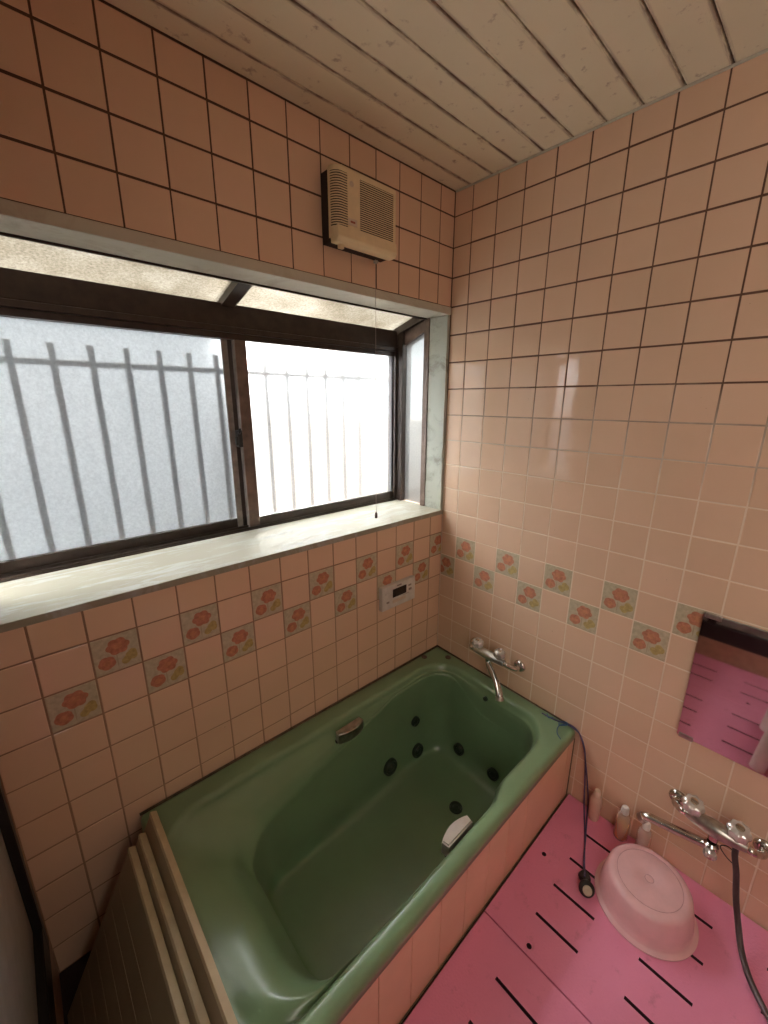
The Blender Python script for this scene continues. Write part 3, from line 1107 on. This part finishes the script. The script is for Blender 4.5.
A = arcpts(0.0006); B = arcpts(0.003)
va = [[bm.verts.new((p[0], p[1], z)) for z in (gz0 - 0.004, gz1 + 0.002)] for p in A]
for a, b in zip(va, va[1:]):
    f = bm.faces.new((a[0], b[0], b[1], a[1])); f.material_index = 1
for k in range(21):
    zz = gz0 + k * (gz1 - gz0 - 0.002) / 20
    ra = [[bm.verts.new((p[0], p[1], z)) for p, z in ((A[i], zz - 0.0013), (B[i], zz - 0.0013), (B[i], zz + 0.0013), (A[i], zz + 0.0013))] for i in range(len(A))]
    for a, b in zip(ra, ra[1:]):
        for i in range(4):
            bm.faces.new((a[i], b[i], b[(i + 1) % 4], a[(i + 1) % 4]))
fpart('side_louvre', bm, [M['cream'], M['slot']])
bm = bmesh.new()
box(bm, -0.541, -0.509, -0.0716, -0.069, z0 + 0.047, z0 + 0.064, 0, 0.0005, 1)
box(bm, -0.533, -0.517, -0.0720, -0.0712, z0 + 0.053, z0 + 0.058, 1)
fpart('maker_plate', bm, [M['label'], M['red']])
bm = bmesh.new()
lathe(bm, [(0.007, 0), (0.007, 0.001), (0.0055, 0.0014)], (-0.527, -0.070, z1 - 0.035), (0, -1, 0), 18)
fpart('round_emblem', bm, M['label'])
bm = bmesh.new()
tube(bm, [(-0.420, -0.046, 1.857), (-0.4205, -0.046, 1.5), (-0.421, -0.046, 1.060)], 0.0007, 6)
box(bm, -0.426, -0.414, -0.051, -0.041, 1.846, 1.855, 0, 0.002)
pc = fpart('pull_cord', bm, M['pull'])
bm = bmesh.new()
lathe(bm, [(0.002, 0.018), (0.0045, 0.014), (0.0055, 0.004), (0.0045, -0.003), (0.002, -0.004)], (-0.421, -0.046, 1.046), (0, 0, 1), 14)
fpart('cord_knob', bm, M['bob'], True, pc)

# ------------------------------------------------------------------ water heater controller
ctl = tag(empty('heater_controller', (-0.278, 0.0, 0.692)), 'small off white bath heater controller with black screen on the flowered tiles', 'controller')
bm = bmesh.new()
box(bm, -0.092, 0.092, -0.022, -0.0015, -0.050, 0.050, 0, 0.003)
obj('controller_case', bm, M['ctrl'], ctl)
bm = bmesh.new()
box(bm, -0.036, 0.040, -0.0232, -0.021, -0.006, 0.030, 0, 0.001)
obj('screen', bm, M['lcd'], ctl)
for (bx, bz, w, h, mm) in ((-0.065, 0.020, 0.010, 0.006, 'ctrl'), (-0.062, -0.018, 0.007, 0.004, 'btn'), (0.060, 0.022, 0.008, 0.004, 'btn'), (0.062, 0.004, 0.008, 0.005, 'btn'), (0.062, -0.014, 0.006, 0.003, 'ctrl'), (0.0, 0.040, 0.012, 0.003, 'btn')):
    bm = bmesh.new()
    box(bm, bx - w, bx + w, -0.0236, -0.021, bz - h, bz + h, 0, 0.001)
    obj('button', bm, M[mm], ctl)
bm = bmesh.new()
box(bm, -0.036, 0.036, -0.0230, -0.021, -0.030, -0.016, 0, 0.001)
for k in range(6):
    box(bm, 0.02 + k * 0.006, 0.023 + k * 0.006, -0.0228, -0.021, -0.012, -0.009, 1)
obj('cover_flap', bm, [M['label'], M['btn']], ctl)


# ------------------------------------------------------------------ faucets
def knob(root, c, axis, r, name='crystal_handle'):
    bm = bmesh.new()
    prof = [(r * 0.50, 0.0), (r * 0.88, r * 0.12), (r, r * 0.40), (r, r * 0.85), (r * 0.90, r * 1.15), (r * 0.66, r * 1.32), (r * 0.42, r * 1.36)]
    lathe(bm, prof, c, axis, 48, 0, 8, 0.07)
    k = obj(name, bm, M['crystal'], root, True, angle=28)
    bm = bmesh.new()
    ax = Vector(axis).normalized()
    cc = Vector(c)
    tube(bm, [cc - ax * r * 0.55, cc + ax * r * 0.95], [r * 0.40, r * 0.34], 16)
    lathe(bm, [(r * 0.40, 0), (r * 0.38, r * 0.08), (r * 0.2, r * 0.12)], cc + ax * r * 1.35, axis, 18)
    obj('handle_core', bm, M['chrome'], k, True, angle=35)
    return k


def faucet(name, o, half, body_x, label, zb, hz, spout_pts, spout_r, thick=0.019, kr=0.022, fl=0.012, ko=0.0):
    """o = wall point under the body centre. x = -distance from the wall, y along the wall"""
    root = tag(empty(name, o), label, 'faucet')
    for s in (1, -1):
        bm = bmesh.new()
        lathe(bm, [(0.024, 0.0), (0.024, 0.004), (0.019, 0.010), (0.012, 0.012)], (0, s * (half + fl), -0.02), (-1, 0, 0), 26)
        obj('wall_flange', bm, M['chrome'], root, True, angle=40)
        bm = bmesh.new()
        tube(bm, curve([(-0.008, s * (half + fl), -0.02), (-0.028, s * (half + fl), -0.02), (-0.042, s * (half + fl * 0.5), -0.014), (body_x, s * half * 0.98, -0.002), (body_x, s * half * 0.86, 0.0)], 6), 0.0105, 14)
        obj('wall_elbow', bm, M['chrome'], root, True, angle=40)
    bm = bmesh.new()
    prof = []
    n = 16
    for k in range(n + 1):
        s = k / n * 2 - 1
        prof.append((0.0125 + (thick - 0.0125) * (1 - abs(s) ** 1.6), s * half * 0.84))
    lathe(bm, prof, (body_x, 0, 0), (0, 1, 0), 22)
    obj('mixer_body', bm, M['chrome_dull'], root, True, angle=50)
    for s in (1, -1):
        knob(root, (body_x - 0.004, s * half * 0.62 + ko, thick * 0.9 + 0.004), (-0.25, 0, 1), kr)
    bm = bmesh.new()
    P = curve(spout_pts, 8)
    tube(bm, P, [spout_r * (1.25 - 0.25 * min(1, i / 6)) for i in range(len(P))], 16)
    sp = obj('spout', bm, M['chrome'], root, True, angle=50)
    bm = bmesh.new()
    d = (P[-1] - P[-2]).normalized()
    tube(bm, [P[-1] - d * 0.010, P[-1] + d * 0.004], [spout_r * 1.22, spout_r * 1.22], 16)
    obj('spout_tip', bm, M['chrome_dull'], sp, True, angle=40)
    return root


bf = faucet('bath_faucet', (-0.0005, -0.318, 0.458), 0.082, -0.058, 'chrome bath faucet with crystal handles above the end of the green tub', 0, 0,
            [(-0.058, 0.0, -0.006), (-0.062, -0.004, -0.030), (-0.082, -0.030, -0.040), (-0.118, -0.075, -0.048), (-0.150, -0.112, -0.062), (-0.158, -0.120, -0.080)], 0.0125, fl=0.024)
sf = faucet('shower_faucet', (-0.0005, -1.080, 0.288), 0.082, -0.060, 'chrome shower faucet with crystal handles and black hose under the mirror', 0, 0,
            [(-0.075, -0.002, -0.048), (-0.075, 0.030, -0.056), (-0.074, 0.075, -0.068), (-0.073, 0.125, -0.080), (-0.073, 0.156, -0.088), (-0.075, 0.166, -0.102)], 0.0125, 0.0235, kr=0.026, fl=0.018, ko=0.006)
bm = bmesh.new()
tube(bm, [(-0.062, 0, -0.01), (-0.068, 0, -0.032)], [0.014, 0.012], 16)
lathe(bm, [(0.016, -0.014), (0.018, -0.008), (0.018, 0.008), (0.012, 0.014)], (-0.075, 0.0, -0.048), (0, 0.0, 1), 20)
obj('diverter_joint', bm, M['chrome'], sf, True, angle=40)
knob(sf, (-0.088, -0.002, -0.052), (-0.9, -0.1, -0.3), 0.015, 'diverter_knob')
bm = bmesh.new()
hp = [(-0.062, -0.048, -0.010), (-0.066, -0.050, -0.040), (-0.074, -0.062, -0.085), (-0.085, -0.0745, -0.150), (-0.104, -0.092, -0.208), (-0.145, -0.115, -0.252), (-0.205, -0.150, -0.2585), (-0.26, -0.21, -0.2585), (-0.27, -0.32, -0.2585)]
tube(bm, curve(hp, 10), 0.0075, 14)
obj('shower_hose', bm, M['hose'], sf, True)
bm = bmesh.new()
tube(bm, curve([(-0.066, -0.050, -0.030), (-0.062, -0.030, -0.030), (-0.060, -0.018, -0.046), (-0.066, -0.034, -0.060), (-0.070, -0.052, -0.066)], 6), 0.0014, 6)
obj('hanging_loop', bm, M['dark'], sf, True)

# ------------------------------------------------------------------ mirror
mr = tag(empty('wall_mirror', (-0.002, -1.15, 0.487)), 'frameless mirror on the right tiled wall reflecting the pink mat', 'mirror')
my0, my1, mz0, mz1 = -0.944, -1.400, 0.487, 0.885
bm = bmesh.new()
box(bm, -0.0105, -0.001, my0, my1, mz0, mz1, 1)
bm.faces.ensure_lookup_table()
for f in bm.faces:
    if f.calc_center_median().x < -0.0104:
        f.material_index = 0
o = obj('mirror_glass', bm, [M['mirror'], M['mirror_edge']], mr)
o.location = (0.002, 1.15, -0.487)
for (yy, zz) in ((-0.966, 0.487), (-0.966, 0.885), (-1.37, 0.487), (-1.37, 0.885)):
    bm = bmesh.new()
    s = 1 if zz > 0.6 else -1
    box(bm, -0.0135, -0.001, yy - 0.018, yy + 0.018, zz - (0.010 if s > 0 else 0.005), zz + (0.005 if s > 0 else 0.010), 0, 0.003)
    o = obj('mirror_clip', bm, M['chrome_dull'], mr)
    o.location = (0.002, 1.15, -0.487)


# ------------------------------------------------------------------ bottles
def bottle(x, y, r, h, body, cap, label, liquid=None, lean=0.0, taper=1.0):
    root = tag(empty('bottle', (x, y, MZ + 0.0005), (lean, 0, 0)), label, 'bottle', 'small bottles on the mat by the wall')
    bm = bmesh.new()
    lathe(bm, [(r * 0.88 * taper, 0.0), (r * taper, 0.004), (r, h * 0.55), (r * 0.97, h * 0.68), (r * 0.75, h * 0.78), (r * 0.46, h * 0.83), (r * 0.46, h * 0.86)], (0, 0, 0), (0, 0, 1), 28)
    obj('bottle_body', bm, body, root, True, angle=50)
    bm = bmesh.new()
    lathe(bm, [(r * 0.56, h * 0.815), (r * 0.58, h * 0.83), (r * 0.52, h * 0.97), (r * 0.42, h), (r * 0.2, h * 1.0)], (0, 0, 0), (0, 0, 1), 22)
    obj('bottle_cap', bm, cap, root, True, angle=50)
    if liquid:
        bm = bmesh.new()
        lathe(bm, [(r * 0.8, 0.003), (r * 0.9, 0.006), (r * 0.9, h * 0.45)], (0, 0, 0), (0, 0, 1), 24)
        obj('liquid', bm, liquid, root, True, angle=50)
    return root


bottle(-0.034, -0.772, 0.0195, 0.124, M['bottle_pink'], M['capbeige'], 'milky peach bottle with beige cap, nearest the tub', taper=0.85)
bottle(-0.032, -0.860, 0.0215, 0.128, M['bottle_clear'], M['white'], 'clear bottle of amber liquid with white cap', M['amber'])
bottle(-0.034, -0.924, 0.0205, 0.124, M['bottle_clear'], M['white'], 'clear empty bottle with white cap under the shower spout')

# ------------------------------------------------------------------ wash bowl (upside down)
wb = tag(empty('wash_bowl', (-0.190, -0.978, MZ + 0.0005)), 'pale pink plastic wash bowl lying upside down on the mat', 'bowl')
bm = bmesh.new()
lathe(bm, [(0.1230, 0.004), (0.1260, 0.000), (0.1300, 0.001), (0.1305, 0.005), (0.1270, 0.0075), (0.1215, 0.0085), (0.1185, 0.012), (0.1165, 0.035), (0.1120, 0.062), (0.1065, 0.086), (0.1015, 0.095), (0.093, 0.0995), (0.086, 0.1005),
           (0.0835, 0.0998), (0.0815, 0.0990), (0.0800, 0.0998), (0.05, 0.1004), (0.0125, 0.1004), (0.0115, 0.0994), (0.0105, 0.0994), (0.0095, 0.1004), (0.004, 0.1004)], (0, 0, 0), (0, 0, 1), 72)
obj('bowl_body', bm, M['bowl'], wb, True, angle=60)
bm = bmesh.new()
for r in (0.0816, 0.0110):
    rr = [(r * math.cos(a * math.pi / 24), r * math.sin(a * math.pi / 24), 0.0999) for a in range(49)]
    tube(bm, rr, 0.0006, 5)
obj('base_ring', bm, M['bowl_line'], wb, True)

# ------------------------------------------------------------------ plug on its cord
pl = tag(empty('bath_plug', (-0.25, -0.835, MZ)), 'black rubber bath plug with pale disc on blue violet cords from the tub rim', 'plug')


def ppart(name, bm, mat, parent=None):
    o = obj(name, bm, mat, parent or pl, True, angle=45)
    if parent is None:
        o.location = (0.25, 0.835, -MZ)
    return o


bm = bmesh.new()
lathe(bm, [(0.021, 0.0), (0.0225, 0.006), (0.018, 0.013), (0.010, 0.016)], (-0.287, -0.850, MZ + 0.019), (-0.75, -0.45, 0.55), 26)
lathe(bm, [(0.016, 0.0), (0.018, 0.005), (0.014, 0.014)], (-0.252, -0.832, MZ + 0.001), (0, 0, 1), 22)
st = ppart('rubber_stopper', bm, M['dark'])
bm = bmesh.new()
ax = Vector((-0.75, -0.45, 0.55)).normalized()
lathe(bm, [(0.0130, 0.0), (0.0130, 0.003), (0.010, 0.0045), (0.004, 0.0035)], Vector((-0.287, -0.850, MZ + 0.019)) + ax * 0.015, ax, 24)
ppart('pale_disc', bm, M['plugdisc'], st)
for dx, dy, ph in ((0.0, 0.0, 0.0), (0.006, -0.006, 1.3)):
    bm = bmesh.new()
    base = [(-0.030, -0.545, 0.3115), (-0.026, -0.590, 0.3105), (-0.018, -0.630, 0.3125), (-0.014, -0.660, 0.3095), (-0.010, -0.682, 0.294), (-0.009, -0.702, 0.250), (-0.009, -0.712, 0.190),
            (-0.010, -0.720, 0.120), (-0.011, -0.726, 0.060), (-0.016, -0.732, MZ + 0.006), (-0.060, -0.752, MZ + 0.003), (-0.130, -0.783, MZ + 0.003), (-0.205, -0.812, MZ + 0.006), (-0.252, -0.832, MZ + 0.016)]
    pts = [(p[0] - dx * math.cos(i * 0.9 + ph), p[1] + dy * math.sin(i * 0.8 + ph) - dx, p[2]) for i, p in enumerate(base)]
    tube(bm, curve(pts, 7), 0.0024, 8)
    ppart('plug_cord', bm, M['cordblue'])
bm = bmesh.new()
tube(bm, curve([(-0.030, -0.610, 0.3105), (-0.045, -0.622, 0.318), (-0.030, -0.640, 0.322), (-0.014, -0.632, 0.316), (-0.020, -0.612, 0.313)], 7), 0.0018, 8)
tube(bm, curve([(-0.020, -0.635, 0.318), (-0.052, -0.620, 0.318), (-0.080, -0.628, 0.312), (-0.095, -0.648, 0.3085)], 7), 0.0016, 8)
tube(bm, curve([(-0.024, -0.585, 0.314), (-0.040, -0.575, 0.317), (-0.020, -0.560, 0.314)], 7), 0.0016, 8)
ppart('cord_knot', bm, M['blue'])

# ------------------------------------------------------------------ white shower stool (only its leg shows in the mirror)
stl = tag(empty('shower_stool', (-0.84, -1.27, MZ)), 'white plastic shower stool whose leg shows in the mirror', 'stool')
bm = bmesh.new()
box(bm, -0.16, 0.16, -0.13, 0.13, 0.26, 0.285, 0, 0.012, 3)
obj('seat', bm, M['white'], stl, True, angle=40)
for sx in (-1, 1):
    for sy in (-1, 1):
        bm = bmesh.new()
        tube(bm, curve([(sx * 0.12, sy * 0.10, 0.262), (sx * 0.14, sy * 0.12, 0.14), (sx * 0.15, sy * 0.135, 0.001)], 5), [0.026] * 11, 18)
        obj('leg', bm, M['white'], stl, True, angle=50)
